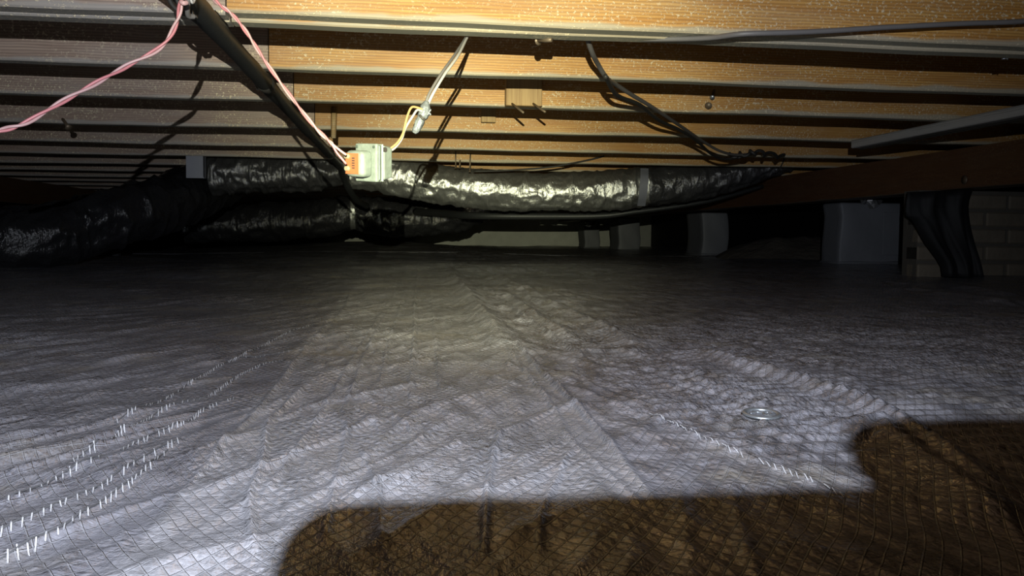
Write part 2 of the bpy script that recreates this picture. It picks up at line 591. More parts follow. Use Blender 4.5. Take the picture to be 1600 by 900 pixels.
Zg = ground(Xg, Yg)
V = np.stack([Xg, Yg, Zg], -1).reshape(-1, 3)
nr = len(ys)
idx = np.arange(nr * nc).reshape(nr, nc)
quads = np.stack([idx[:-1, :-1], idx[:-1, 1:], idx[1:, 1:], idx[1:, :-1]], -1).reshape(-1, 4)
me = bpy.data.meshes.new('floor')
me.vertices.add(len(V)); me.vertices.foreach_set('co', V.ravel().astype(np.float32))
me.loops.add(quads.size); me.loops.foreach_set('vertex_index', quads.ravel().astype(np.int32))
me.polygons.add(len(quads))
me.polygons.foreach_set('loop_start', np.arange(0, quads.size, 4, dtype=np.int32))
me.polygons.foreach_set('loop_total', np.full(len(quads), 4, dtype=np.int32))
me.polygons.foreach_set('use_smooth', np.ones(len(quads), dtype=bool))
me.update(calc_edges=True)
me.materials.append(LINER)
floor = link('floor', me)
tag(floor, 'crumpled grey plastic sheet with woven cords covering the crawl space ground', None, None, 'structure')


def gz(x, y):
    return float(ground(np.array([x]), np.array([y]))[0])


# cords of the sheet that stand up along its seams
ticks = []
lines = []
for si, s_ in enumerate(SEAMS):
    pts = smooth_path([tuple(G(*q)) for q in s_], 300)
    lines.append(pts)
    L = np.r_[0, np.cumsum(np.linalg.norm(np.diff(pts, axis=0), axis=1))]
    d = .004
    while d < L[-1] - .003:
        i = min(np.searchsorted(L, d), len(pts) - 2)
        p = pts[i]
        ln = random.uniform(.010, .016)
        sx = random.uniform(-.0012, .0012) + (.0030 if si == 8 else 0)
        if random.random() < .86:
            rad_ = np.array([p[0], p[1], 0]) / math.hypot(p[0], p[1])
            ticks.append([p + rad_ * (.003 - ln * u) + np.array([sx * u, 0, 0]) for u in (0, .33, .66, 1)])
        d += random.uniform(.0065, .0095)


def thin_tubes(paths, r, lift, name, mat, label):
    A = np.array(paths)
    A[..., 2] = ground(A[..., 0], A[..., 1]) + lift
    cv, cf = [], []
    for arc in A:
        T, N, B = frames(arc)
        base, m = len(cv), len(arc)
        for k in range(m):
            for j in range(4):
                a = j * math.pi / 2
                cv.append(arc[k] + r * (math.cos(a) * N[k] + math.sin(a) * B[k]))
        for k in range(m - 1):
            for j in range(4):
                jj = (j + 1) % 4
                cf.append((base + k * 4 + j, base + k * 4 + jj, base + (k + 1) * 4 + jj, base + (k + 1) * 4 + j))
    o = link(name, mesh(name, cv, cf, mat), floor)
    return tag(o, label, None, None, 'stuff')


CORD = plain('scrim_cord', (0.60, 0.60, 0.63), 0.4)
CORDD = plain('seam_painted_shade', (0.07, 0.07, 0.075), 0.6)  # near-black colour stands for the shade in the seam grooves
thin_tubes(ticks, .00042, .0008, 'seam_cord', CORD, 'short white cords standing up along the seams')
thin_tubes(lines[:8], .0007, .0001, 'seam_line', CORDD, 'dark strip painted as the shade along each seam')

# walls, subfloor
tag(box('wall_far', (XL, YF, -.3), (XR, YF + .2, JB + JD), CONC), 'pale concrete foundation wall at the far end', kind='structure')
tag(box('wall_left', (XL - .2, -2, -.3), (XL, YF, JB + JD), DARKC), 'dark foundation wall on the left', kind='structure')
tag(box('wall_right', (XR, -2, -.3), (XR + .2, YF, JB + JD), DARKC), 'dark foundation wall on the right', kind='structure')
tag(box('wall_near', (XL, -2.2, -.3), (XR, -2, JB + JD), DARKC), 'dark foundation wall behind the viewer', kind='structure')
tag(box('ceiling', (XL - .2, -2.2, JB + JD), (XR + .2, YF + .2, JB + JD + .03), DECK), 'wooden subfloor boards above the joists', kind='structure')

# ------------------------------------------------------------------ joists
SPLICE = -0.31


def board(name, x0, x1, y0, y1, z0, z1, mat, seed):
    """long sawn timber with slightly wandering edges"""
    n = 60
    xs = np.linspace(x0, x1, n)
    vs = []
    rr = np.random.default_rng(seed)
    ph = rr.random(8) * 9
    b = .003
    for i, x in enumerate(xs):
        dz = .0022 * math.sin(x * 1.7 + ph[0]) + .0012 * math.sin(x * 5.3 + ph[1]) + .0006 * math.sin(x * 17 + ph[4])
        dy = .002 * math.sin(x * 1.3 + ph[2])
        ring = [(y0 + b, z0), (y1 - b, z0), (y1, z0 + b), (y1, z1), (y0, z1), (y0, z0 + b)]
        for (y, z) in ring:
            vs.append((x, y + dy, z + (dz if z < z1 else 0)))
    fs = []
    for i in range(n - 1):
        for j in range(6):
            k = (j + 1) % 6
            fs.append((i * 6 + j, (i + 1) * 6 + j, (i + 1) * 6 + k, i * 6 + k))
    fs.append(tuple(range(6)))
    fs.append(tuple(range((n - 1) * 6, n * 6))[::-1])
    c = Vector(((x0 + x1) / 2, (y0 + y1) / 2, z0))
    return link(name, mesh(name, [Vector(v) - c for v in vs], fs, mat)), c


def joist(x0, x1, y0, y1, z0, mat, label, group, seed):
    o, c = board('floor_joist', x0, x1, y0, y1, z0, JB + JD - .0005, mat, seed)
    o.location = c
    tag(o, label, 'joist', group)
    return o


ORD = ['first', 'second', 'third', 'fourth', 'fifth', 'sixth', 'seventh', 'eighth', 'ninth']
joist(XL, SPLICE, 1.656, 1.698, JB, WOODG, 'nearest grey weathered joist, left of black pipe along the top edge', 'grey joists left of the pipe', 1)
joist(SPLICE + .003, XR, 1.656, 1.698, JB, WOOD, 'nearest orange joist at the top edge, lit brightest, right of black pipe', 'orange joists right of the pipe', 2)
joist(XL, SPLICE, 1.701, 1.744, JB - .005, WOODG, 'thin grey board doubled behind the nearest joist, left of black pipe', 'grey joists left of the pipe', 3)
joist(SPLICE + .003, XR, 1.701, 1.744, JB - .005, WOOD, 'thin orange board doubled behind the nearest joist, right of black pipe', 'orange joists right of the pipe', 4)
far_edges = [2.23, 2.74, 3.42, 4.12, 4.74, 5.35]
while far_edges[-1] + .61 < YF - .1:
    far_edges.append(far_edges[-1] + .61)
for k, e in enumerate(far_edges):
    t = .043
    if k < 9:
        ll = 'grey weathered joist left of black pipe, %s row behind the doubled joist' % ORD[k]
        lr = 'orange joist right of black pipe, %s row behind the doubled joist' % ORD[k]
    else:
        ll = 'dim grey joist far back in the dark left of the pipe'
        lr = 'dim joist far back in the dark above the ducts'
    joist(XL, SPLICE, e - t, e, JB, WOODG, ll, 'grey joists left of the pipe', 10 + 2 * k)
    joist(SPLICE + .003, XR, e - t, e, JB, WOOD, lr, 'orange joists right of the pipe', 11 + 2 * k)

# ------------------------------------------------------------------ girders
BB = 0.388
def girder(x0, x1, y0, y1, label, seed):
    o, c = board('girder', y0, y1, -x1, -x0, BB, JB - .004, BEAM, seed)
    o.location = (c.y * -1, c.x, c.z)
    o.rotation_euler = (0, 0, math.pi / 2)
    o.location = ((x0 + x1) / 2, (y0 + y1) / 2, c.z)
    return tag(o, label, 'beam')
girder(2.44, 2.58, 2.2, YF - .02, 'dark brown timber girder on the row of grey piers at right', 91)
girder(-2.98, -2.80, 3.6, YF - .02, 'dark timber girder in the gloom at far left', 92)

# ------------------------------------------------------------------ piers
pier_lab = ['large grey wrapped pier below the girder, nearest, foil scrap at its top',
            'second grey wrapped pier under the girder, beside the dark void',
            'third grey wrapped pier under the girder, partly behind the ducts',
            'farthest slim grey pier against the pale end wall']
pier_px = [(1312, 1420, 4.72, .22), (1097, 1138, 7.0, .40), (966, 1000, 9.25, .40), (913, 937, 11.4, .40)]
for k in range(4):
    xa_, xb_, y, dp = pier_px[k]
    x0, x1 = P(xa_, 400, y).x, P(xb_, 400, y).x
    wdt = x1 - x0
    e = empty('pier', (x0 + wdt / 2, y, 0))
    tag(e, pier_lab[k], 'pier', 'piers under the right girder')
    g0 = gz(x0 + wdt / 2, y)
    bm = box_bm(wdt, dp, BB - .010 - (-.06), .014, 2)
    bmesh.ops.subdivide_edges(bm, edges=bm.edges, cuts=5, use_grid_fill=True)
    for v in bm.verts:
        v.co.x += .006 * math.sin(v.co.z * 19 + k) + .003 * math.sin(v.co.z * 53)
        v.co.y += .005 * math.sin(v.co.x * 23 + v.co.z * 17 + k)
    b = link('block', bm_mesh('block', bm, PIERM, True), e)
    b.location = (0, dp / 2, (BB - .010 - .06) / 2)
    f = link('footing', bm_mesh('footing', box_bm(wdt + .03, dp + .03, .12, .02, 2), PIERM, True), e)
    f.location = (0, dp / 2, g0 - .045)
    if k == 0:
        # a loose flap of the wrapping and its taped seam
        t = link('wrap_flap', bm_mesh('wrap_flap', box_bm(.16, .006, .25, .002, 1), PIERM), e)
        t.location = (.125, -.004, .20)

# foil scraps
def scrap(loc, s, label, seed):
    bm = bmesh.new()
    bmesh.ops.create_icosphere(bm, subdivisions=2, radius=1)
    rr = random.Random(seed)
    for v in bm.verts:
        v.co *= rr.uniform(.55, 1.25)
        v.co.x *= s[0]; v.co.y *= s[1]; v.co.z *= s[2]
    o = link('foil_scrap', bm_mesh('foil_scrap', bm, FOILB))
    o.location = loc
    return tag(o, label, 'foil')
scrap(P(1366, 314, 4.69), (.045, .03, .045), 'crumpled shiny foil scrap at the top of the nearest pier', 3)
scrap(P(1349, 313, 4.69), (.022, .02, .025), 'tiny foil twist left of the larger foil scrap on the pier', 4)
scrap(P(921, 350, 11.33), (.07, .05, .04), 'faint foil scrap on top of the farthest pier', 5)

# ------------------------------------------------------------------ brick pier at right, with its bricks
bp = empty('brick_pier', (P(1432, 430, 3.55).x + .41, 3.55, 0))
tag(bp, 'pale brick pier under the girder at the right edge', 'brick pier')
c = link('mortar_core', bm_mesh('mortar_core', box_bm(.84, .11, BB + .04), MORTAR), bp)
c.location = (.02, .075, (BB - .04) / 2 - .003)
bme = bm_mesh('brick', box_bm(.205, .09, .064, .006, 1), BRICK)
bmh = bm_mesh('brick', box_bm(.098, .09, .064, .006, 1), BRICK)
for r in range(6):
    z = -.01 + .04 + r * .0765
    if z + .032 > BB - .002: break
    x = -.40
    if r % 2:
        o = link('brick', bmh, bp); o.location = (x + .049, .055 + random.uniform(-.006, .004), z); x += .11
    while x + .205 < .45:
        o = link('brick', bme, bp)
        o.location = (x + .1025, .055 + random.uniform(-.007, .005), z + random.uniform(-.002, .002))
        o.rotation_euler = (0, random.uniform(-.01, .01), random.uniform(-.015, .015))
        x += .217
    if x + .098 < .46:
        o = link('brick', bmh, bp); o.location = (x + .049, .055, z)

# black sheet hanging in front of the bricks
def sheet(outline, d, thick, label):
    bm = bmesh.new()
    L, R = outline
    n = 14
    lp = smooth_path([tuple(P(x, y, d)) for x, y in L], n)
    rp = smooth_path([tuple(P(x, y, d)) for x, y in R], n)
    m = 16
    grid = []
    for side in (0, 1):
        rows = []
        for i in range(n):
            row = []
            for j in range(m):
                t = j / (m - 1)
                p = lp[i] * (1 - t) + rp[i] * t
                wv = .018 * math.sin(t * 13 + i * .25) + .01 * math.sin(t * 29 + 1)
                row.append(bm.verts.new((p[0], p[1] + wv + side * thick, p[2])))
            rows.append(row)
        grid.append(rows)
    for rows in grid:
        for i in range(n - 1):
            for j in range(m - 1):
                bm.faces.new((rows[i][j], rows[i][j + 1], rows[i + 1][j + 1], rows[i + 1][j]))
    a, b = grid
    for i in range(n - 1):
        for j in (0, m - 1):
            bm.faces.new((a[i][j], a[i + 1][j], b[i + 1][j], b[i][j]))
    for j in range(m - 1):
        for i in (0, n - 1):
            bm.faces.new((a[i][j], a[i][j + 1], b[i][j + 1], b[i][j]))
    o = link('black_sheeting', bm_mesh('black_sheeting', bm, BLACKS, True))
    return tag(o, label, 'sheeting')
sheet(([(1421, 300), (1420, 335), (1432, 345), (1450, 378), (1473, 412), (1475, 432)],
       [(1520, 296), (1515, 320), (1518, 350), (1524, 380), (1531, 410), (1534, 436)]), 3.47, .012,
      'black plastic sheet hanging in slanted folds between grey pier and bricks')
# heap of soil behind, in the void
bm = bmesh.new()
bmesh.ops.create_grid(bm, x_segments=40, y_segments=30, size=1)
for v in bm.verts:
    x, y = v.co.x, v.co.y
    h = max(0, 1 - (x * x + y * y)) ** .8
    v.co = Vector((x * .75, y * .6, h * (.20 + .05 * float(fbm(x * 3, y * 3, 40))) - .03))
o = link('soil_heap', bm_mesh('soil_heap', bm, SOIL, True))
o.location = tuple(P(1262, 395, 6.2).xy) + (0.01,)
tag(o, 'low brown heap of soil between the nearest two grey piers', 'soil')
# added black panel, its colour stands for the unlit void behind the girder
tag(box('wall_void_shade', (3.9, 4.6, -.2), (4.0, YF, JB - .002), BLACKS), 'black panel painted as the unlit void behind the piers', kind='structure')

# ------------------------------------------------------------------ ducts
def crinkle(amp, lx, la, seed):
    def f(s, a):
        ax, ay = s / lx + .35 * np.sin(a) + a * .25, np.cos(a) * la
        az = np.sin(a) * la
        r = ridged(ax, ay + az * .7 + 40, seed) ** 2
        r2 = ridged(ax * 2.3 + az, ay * 2 + 7, seed + 1)
        r3 = vnoise(s / (lx * 4) + 3, ay * .6 + az * .4 + 20, seed + 2)
        return amp * (r + .5 * r2 + 1.2 * r3 - 1.2)
    return f


def duct(name, pix, d, r, mat, label, seed, amp=.016, sides=56, lx=.06, n=None, parent=None):
    pts = []
    for q in pix:
        dd = q[2] if len(q) > 2 else d
        pts.append(tuple(P(q[0], q[1], dd)))
    path = smooth_path(pts, n or int(40 * len(pts)))
    o = tube(name, path, r, mat, parent, sides, crinkle(amp, lx, 2.2, seed))
    return o

# silver duct in the bay between two joists
D1 = 5.03
e1 = empty('flexible_duct', P(860, 330, D1))
e1.location = (0, 0, 0)
tag(e1, 'bright silver foil flexible duct sagging below the joists at centre', 'duct')
dp1 = smooth_path([tuple(P(x, y, D1)) for x, y in [(549, 262), (566, 264), (600, 270), (650, 282), (720, 293), (800, 298), (880, 300), (950, 298), (1010, 292), (1080, 285), (1140, 274), (1190, 260), (1232, 250)]], 520)
ks = int(np.searchsorted(dp1[:, 0], P(1008, 292, D1).x))
tube('duct_jacket', dp1[:ks + 1], .112, FOIL, e1, 64, crinkle(.013, .06, 2.2, 50))
tube('duct_jacket_end', dp1[ks - 2:], np.r_[np.full(40, .116), np.linspace(.114, .07, 520 - ks + 2 - 40)], FOILM, e1, 64, crinkle(.012, .07, 2.2, 57))  # right stretch of the same duct, split off for a darker colour
path = smooth_path([tuple(P(1006, y, D1 - .12 - .02 * math.sin((y - 262) / 52 * 3.1))) for y in (262, 275, 290, 305, 318)], 16)
e2 = empty('flexible_duct', (0, 0, 0))
tag(e2, 'foil flexible duct left of black pipe, shade put into its dark colour', 'duct')
duct('duct_jacket', [(330, 273), (360, 271), (420, 269), (480, 267), (520, 262), (535, 255)], D1, np.concatenate([np.linspace(.112, .112, 200), np.linspace(.112, .085, 40)]), FOILM, None, 60, .016, 56, .045, 240, e2)  # darker copy of the silver jacket; weaker torch light put into its colour
e3 = empty('flexible_duct', (0, 0, 0))
tag(e3, 'low black foil duct pinched in the middle, hanging under the silver ones', 'duct')
n3 = 400
path3 = [(290, 352), (360, 349), (440, 345), (500, 340), (552, 332), (600, 338), (650, 340), (700, 335), (745, 322), (800, 310), (860, 298)]
tpar = np.linspace(0, len(path3) - 1, n3)
r3 = .142 - .024 * np.exp(-((tpar - 4.0) / .28) ** 2)
duct('duct_jacket', path3, 6.88, r3, FOILD, None, 70, .018, 56, .06, n3, e3)
pc = P(552, 332, 6.88)
bandp = [(pc.x + dx, pc.y, pc.z) for dx in (-.02, -.01, .01, .02)]
tube('band', bandp, .135, FOIL, e3, 40, crinkle(.006, .03, 2, 5))
e4 = empty('flexible_duct', (0, 0, 0))
tag(e4, 'large dark duct slanting down to the floor at far left', 'duct')
duct('duct_jacket', [(345, 283, 5.62), (280, 309, 5.0), (200, 335, 4.62), (120, 358, 4.45), (50, 372, 4.3), (-60, 376, 4.2), (-250, 378, 4.1)], None, .150, FOILD, None, 80, .02, 64, .09, 420, e4)

# straps and hangers
def strap(name, pix, d, wd, label):
    pts = smooth_path([tuple(P(x, y, d + o)) for x, y, o in pix], 20)
    vs, fs = [], []
    for i, p in enumerate(pts):
        for sx in (-1, 1):
            for sy in (0, .003):
                vs.append((p[0] + sx * wd / 2, p[1] + sy, p[2]))
    for i in range(len(pts) - 1):
        a = i * 4; b = a + 4
        fs += [(a, a + 2, b + 2, b), (a + 1, b + 1, b + 3, a + 3), (a, b, b + 1, a + 1), (a + 2, a + 3, b + 3, b + 2)]
    fs += [(0, 1, 3, 2), (len(vs) - 4, len(vs) - 2, len(vs) - 1, len(vs) - 3)]
    return tag(link(name, mesh(name, vs, fs, STRAP)), label, 'strap')
strap('duct_strap', [(1007, 263, -.07), (1007, 276, -.13), (1006, 292, -.145), (1004, 308, -.12), (1002, 322, -.06)], D1, .048, 'grey hanger strap around the silver duct right of centre')
br = empty('duct_bracket', P(305, 277, 4.70))
tag(br, 'pale grey sheet metal bracket under the joist at the left duct end', 'bracket')
for nm, lo, hi in (('face_plate', (-.045, 0, 0), (.045, .004, .11)), ('side_plate', (.041, 0, 0), (.045, .05, .11)), ('bottom_lip', (-.045, 0, -.004), (.045, .05, 0))):
    o = box(nm, lo, hi, STRAP, br)

# black drain line sagging under the silver duct
path = smooth_path([tuple(P(x, y, d)) for x, y, d in [(650, 331, 6.70), (690, 333, 6.2), (740, 337, 5.75), (850, 338, 5.6), (940, 337, 5.5), (990, 331, 5.45), (1060, 322, 5.4), (1120, 311, 5.38), (1192, 291, 5.4)]], 90)
tag(tube('drain_hose', path, np.linspace(.028, .013, 90), BLACKP, None, 12), 'black hose sagging just below the silver duct', 'hose')

# ------------------------------------------------------------------ black pipe along the splice
path = smooth_path([(-.34, -1.6, .548), (-.34, -.6, .548), (-.335, .4, .548), (-.335, 1.15, .548), (-.328, 1.8, .545), (-.325, 2.6, .548), (-.32, 3.4, .548), (-.312, 4.2, .546), (-.30, 4.66, .535), (-.29, 4.86, .49), (-.27, 5.02, .43), (-.24, 5.3, .38), (-.20, 5.8, .36)], 220)
pe = empty('insulated_pipe', (0, 0, 0))
tag(pe, 'black foam covered pipe running back diagonally under the joists', 'pipe')
rad = .0185 + .0012 * np.sin(np.linspace(0, 70, 220)) + .0015 * rng.random(220)
tube('foam_sleeve', path, rad, BLACKP, pe, 20)
for i in (84, 128):
    p, q = path[i - 1], path[i + 1]
    tube('tape_wrap', np.array([p, (p + q) / 2, q]), .0215, BLACKW, pe, 20)
# clip at the pipe
cl = smooth_path([tuple(P(399, 132, 2.35)), tuple(P(403, 140, 2.33)), tuple(P(408, 128, 2.33)), tuple(P(415, 122, 2.34))], 14)
tube('wire_clip', cl, .0018, STEEL, pe, 6)

# ------------------------------------------------------------------ transformer
TD = 1.48
te = empty('doorbell_transformer', P(578, 254, TD), (math.radians(4), math.radians(4), math.radians(-44)))
tag(te, 'small galvanised doorbell transformer with orange label hanging from wires', 'transformer')
# local axes: -y towards the viewer (front), x right, z up
def part(name, bm, mat, loc=(0, 0, 0), parent=te, smooth=False, rotv=(0, 0, 0)):
    o = link(name, bm_mesh(name, bm, mat, smooth), parent)
    o.location = loc
    o.rotation_euler = rotv
    return o
part('core_plate', box_bm(.050, .007, .063, .002, 2), GALV, (0, -.006, 0))
part('lamination', box_bm(.047, .005, .058, .001, 1), GALVD, (0, .001, 0))
part('lamination', box_bm(.050, .003, .062, .001, 1), GALV, (0, .006, 0))
bmb = box_bm(.046, .026, .058, .004, 2)
for v in bmb.verts:                       # housing tapers towards the back
    if v.co.y > 0: v.co.x *= .86; v.co.z *= .90
part('rear_housing', bmb, GALV, (0, .021, 0))
part('front_housing', box_bm(.042, .026, .044, .008, 3), GALV, (-.003, -.022, -.002), smooth=True)
lab = part('label_plate', box_bm(.032, .0014, .034, .0005, 1), ORANGE, (-.005, -.0352, -.002))
for k, (zz, hh) in enumerate(((.009, .002), (.005, .002), (.001, .002), (-.003, .002), (-.007, .002))):
    part('print_line', box_bm(.0065, .0003, hh), INK, (.003, -.0008, zz), lab)
for zz in (.010, -.010):
    bm = bmesh.new()
    bmesh.ops.create_cone(bm, cap_ends=True, segments=14, radius1=.0045, radius2=.0038, depth=.005)
    s = part('terminal_screw', bm, BRASS, (-.015, -.038, zz), rotv=(math.pi / 2, 0, 0))
bm = bmesh.new()
bmesh.ops.create_cone(bm, cap_ends=True, segments=14, radius1=.0042, radius2=.0042, depth=.004)
part('grommet', bm, INK, (.0225, .012, .022), rotv=(0, math.pi / 2, 0))
for sx in (-1, 1):
    bm = bmesh.new()
    bmesh.ops.create_cone(bm, cap_ends=True, segments=10, radius1=.0022, radius2=.0022, depth=.003)
    part('rivet', bm, GALVD, (sx * .020, -.0105, .026), rotv=(math.pi / 2, 0, 0))

# ------------------------------------------------------------------ wires
def pair(name, pts, label, off, turns, mats, r, n=160):
    e = empty(name, (0, 0, 0))
    tag(e, label, 'wire')
    for k, m in enumerate(mats):
        tube('strand', twist(pts, n, off, turns, k * 2 * math.pi / len(mats)), r, m, e, 7)
    return e

pair('twisted_wire', [P(288, -30, 1.30), P(283, 0, 1.32), P(276, 35, 1.33), P(252, 73, 1.33), P(200, 102, 1.32), P(150, 130, 1.30), P(95, 160, 1.28), P(40, 192, 1.26), P(0, 204, 1.25), P(-50, 216, 1.24)],
     'pink twisted wire pair drooping from the pipe to the left edge', .0021, 5, [PINK, PINKL], .0021)
pw = empty('twisted_wire', (0, 0, 0))
tag(pw, 'pink twisted wire pair running from the pipe down to the transformer', 'wire')
base = [P(322, -14, 1.36), P(340, 5, 1.38), P(362, 22, 1.39), P(385, 50, 1.40), P(412, 92, 1.41), P(450, 145, 1.42), P(490, 196, 1.43), P(518, 224, 1.43)]
tube('strand', np.vstack([twist(base, 120, .0016, 5, 0), smooth_path([P(518, 224, 1.43), P(530, 234, 1.43), P(541, 242, 1.432)], 12)[1:]]), .0019, PINKL, pw, 7)
tube('strand', np.vstack([twist(base, 120, .0016, 5, math.pi), smooth_path([P(518, 224, 1.43), P(526, 238, 1.43), P(535, 249, 1.43), P(541, 256, 1.432)], 14)[1:]]), .0019, PINK, pw, 7)
lw = empty('supply_cable', (0, 0, 0))
tag(lw, 'grey and white cable from the joist down to the taped splice', 'cable')
for k, (m, o) in enumerate(((GREYW, -3), (WHITEW, 3))):
    tube('strand', smooth_path([P(735 + o * .3, 46, 1.80), P(727 + o * .4, 62, 1.76), P(712 + o, 88, 1.68), P(692 + o, 116, 1.63), P(674 + o, 146, 1.60), P(665 + o * .5, 168, 1.59)], 60), .0027, m, lw, 8)
# taped splice
ts = empty('taped_splice', (0, 0, 0))
tag(ts, 'silver taped wire splice bundle hanging above the transformer', 'splice')
def blob(name, pix, d, radii, mat, parent, seed):
    pth = smooth_path([P(x, y, d) for x, y in pix], 26)
    rr = np.interp(np.linspace(0, 1, 26), np.linspace(0, 1, len(radii)), radii)
    return tube(name, pth, rr, mat, parent, 18, lambda s, a: .0016 * (vnoise(a * 2.2, s * 160, seed) - .5) + .0013 * np.sin(a * 7 + s * 120))
blob('tape_wad', [(667, 158), (664, 170), (661, 180), (658, 186)], 1.585, [.003, .009, .0105, .0095, .006], TAPE, ts, 1)
blob('tape_tail', [(660, 181), (655, 192), (650, 203), (647, 208)], 1.58, [.005, .0075, .0072, .006, .003], TAPE, ts, 2)
tube('cable_tie', smooth_path([P(656, 180, 1.572), P(660, 185, 1.570), P(664, 187, 1.573)], 8), .0022, INK, ts, 6)
for q in ([(667, 180), (671, 177), (673, 180)], [(668, 178), (672, 173), (673, 171)]):
    tube('tape_end', smooth_path([P(x, y, 1.578) for x, y in q], 8), .0016, TAPE, ts, 6)
pp = empty('transformer_lead', (0, 0, 0))
tag(pp, 'pale lead wires looping from the taped splice to the transformer', 'wire')
tube('strand', smooth_path([P(662, 172, 1.58), P(652, 168, 1.57), P(643, 168, 1.56), P(637, 180, 1.55), P(633, 195, 1.54), P(629, 210, 1.53), P(620, 224, 1.515), P(606, 235, 1.50)], 60), .0021, YELW, pp, 7)
tube('strand', smooth_path([P(660, 174, 1.58), P(652, 172, 1.57), P(646, 180, 1.56), P(637, 194, 1.55), P(632, 204, 1.54), P(627, 218, 1.53), P(617, 231, 1.515), P(606, 238, 1.50)], 60), .0022, WHITEW, pp, 7)

# loop of wires over the pipe at the top of the frame
lp_ = empty('wire_loop', (0, 0, 0))
tag(lp_, 'black wire loop around the pipe at the top edge', 'wire')
tube('strand', smooth_path([P(262, -20, 1.40), P(265, 0, 1.41), P(275, 14, 1.42), P(290, 22, 1.43), P(302, 20, 1.43)], 40), .0035, BLACKW, lp_, 8)
tube('strand', smooth_path([P(272, -20, 1.40), P(278, 4, 1.41), P(290, 18, 1.42), P(300, 28, 1.43), P(308, 26, 1.43)], 40), .003, BLACKW, lp_, 8)
tube('strand', smooth_path([P(296, -14, 1.36), P(293, 8, 1.37), P(294, 24, 1.39), P(303, 26, 1.40)], 30), .004, GREYW, lp_, 8)
tube('strand', smooth_path([P(296, -10, 1.345), P(300, 4, 1.35), P(304, -1, 1.36), P(305, -16, 1.36)], 24), .002, WHITEW, lp_, 6)
tag(tube('tie_wire', smooth_path([P(283, 3, 1.318), P(287, 5, 1.316), P(292, 4, 1.32)], 10), .0035, PINKL, None, 8), 'short pale pink tie around the pink wire at the top', 'wire')

# cables on the right
tag(tube('wall_cable', smooth_path([P(1690, 20, 1.596), P(1600, 33, 1.596), P(1500, 37, 1.596), P(1380, 43, 1.594), P(1300, 48, 1.592), P(1230, 51, 1.590), P(1160, 53, 1.60), P(1110, 59, 1.65), P(1050, 61, 1.70), P(980, 61, 1.745), P(900, 60, 1.77), P(850, 58, 1.79)], 140), .0052, GREYW, None, 10),
    'grey cable lying along the nearest orange joist at upper right', 'cable')
bc = empty('loose_cable', (0, 0, 0))
tag(bc, 'dark cable dropping from the doubled joist and sagging to the right', 'cable')
U = JB - .012
tube('strand', smooth_path([P(918, 62, 1.80), P(926, 84, 1.86), P(934, 100, 1.95), G(948, 122, U - .01), G(962, 132, U), G(990, 150, U), G(1020, 168, U), G(1050, 188, U), G(1075, 205, U), G(1100, 222, U - .004), G(1125, 236, U - .02), G(1150, 242, U - .02), G(1176, 240, U - .004)], 150), .0058, GREYW, bc, 8)
tube('strand', smooth_path([G(946, 119, U - .016), G(958, 142, U - .018), G(970, 152, U - .012), G(1000, 164, U - .006), G(1030, 188, U - .010), G(1060, 202, U - .006), G(1086, 218, U - .010), G(1112, 241, U - .025), G(1130, 248, U - .03), G(1155, 246, U - .02), G(1180, 238, U - .004)], 150), .0058, BLACKW, bc, 8)
pth = twist([G(1140, 243, U - .012), G(1160, 241, U - .012), G(1180, 238, U - .008), G(1198, 241, U - .008), G(1226, 245, U - .004)], 90, .010, 5, 0)
tube('coil', pth, .007, BLACKW, bc, 8)
tag(tube('hanging_wire', smooth_path([P(1226, 243, 4.692), P(1224, 252, 4.692), P(1219, 262, 4.692), P(1212, 270, 4.692)], 20), .004, BLACKW, None, 6), 'short black wire end dangling right of the cable coil', 'wire')
tag(tube('thin_cable', smooth_path([P(944, 244, 4.694), P(920, 250, 4.694), P(890, 256, 4.692), P(860, 261, 4.69), P(800, 266, 4.69), P(740, 268, 4.69)], 50), .005, BLACKW, None, 6), 'thin black cable lying just above the silver duct', 'cable')

# ------------------------------------------------------------------ small things on the joists
def nail(p0, p1, label, r=.003, mat=NAIL):
    p0, p1 = Vector(p0), Vector(p1)
    d = (p1 - p0)
    e = empty('nail', (0, 0, 0))
    tag(e, label, 'nail')
    tube('shank', [p0, p0 + d * .5, p1], r, mat, e, 8)
    tube('head', [p1, p1 + d.normalized() * .0025], r * 2.0, mat, e, 10)

# wood block nailed between the second and third joists
wb = empty('wood_block', (P(816, 160, 2.55).x, 2.55, 0))
tag(wb, 'short wood block nailed to the joist above centre', 'block')
xa, xb = P(789, 150, 2.655).x, P(845, 150, 2.655).x
b_ = box('block', (xa, 2.628, P(816, 165, 2.628).z), (xb, 2.664, JB + .17), BLOCKE, None, .002)
b_.parent = wb; b_.location -= wb.location
for q in ((800, 162, 818, 176), (833, 162, 852, 175)):
    p0, p1 = P(q[0], q[1], 2.63), P(q[2], q[3], 2.56)
    o = tube('bent_nail', [p0 - wb.location, (p0 + p1) / 2 - wb.location, p1 - wb.location], .0035, NAIL, wb, 8)
xa, xb = P(752, 180, 3.33).x, P(774, 180, 3.33).x
tag(box('shingle_scrap', (xa, 3.318, P(763, 191, 3.32).z), (xb, 3.344, JB + .15), BLOCKE, None, .002), 'small wood scrap on the joist behind the nailed block', 'block')
p0, p1 = P(522, 168, 3.36), P(521, 216, 3.36)
tag(tube('wood_stick', [p0, (p0 * .5 + p1 * .5), p1], [.0115, .011, .010], BLOCKW, None, 6), 'pale wooden stick hanging down between joists above the transformer', 'stick')
nail(P(712, 236, 4.692), P(712, 262, 4.692), 'rusty nail point hanging left of the pair above the silver duct', .004)
nail(P(719, 250, 4.692), P(718, 262, 4.692), 'shortest nail point between the two longer ones above the duct', .004)
nail(P(735, 240, 4.692), P(734, 268, 4.692), 'longest nail point hanging over the silver duct', .004)
nail(P(1116, 141, 2.70), P(1113, 152, 2.67), 'pale bent nail on a joist at upper right', .004, STEEL)
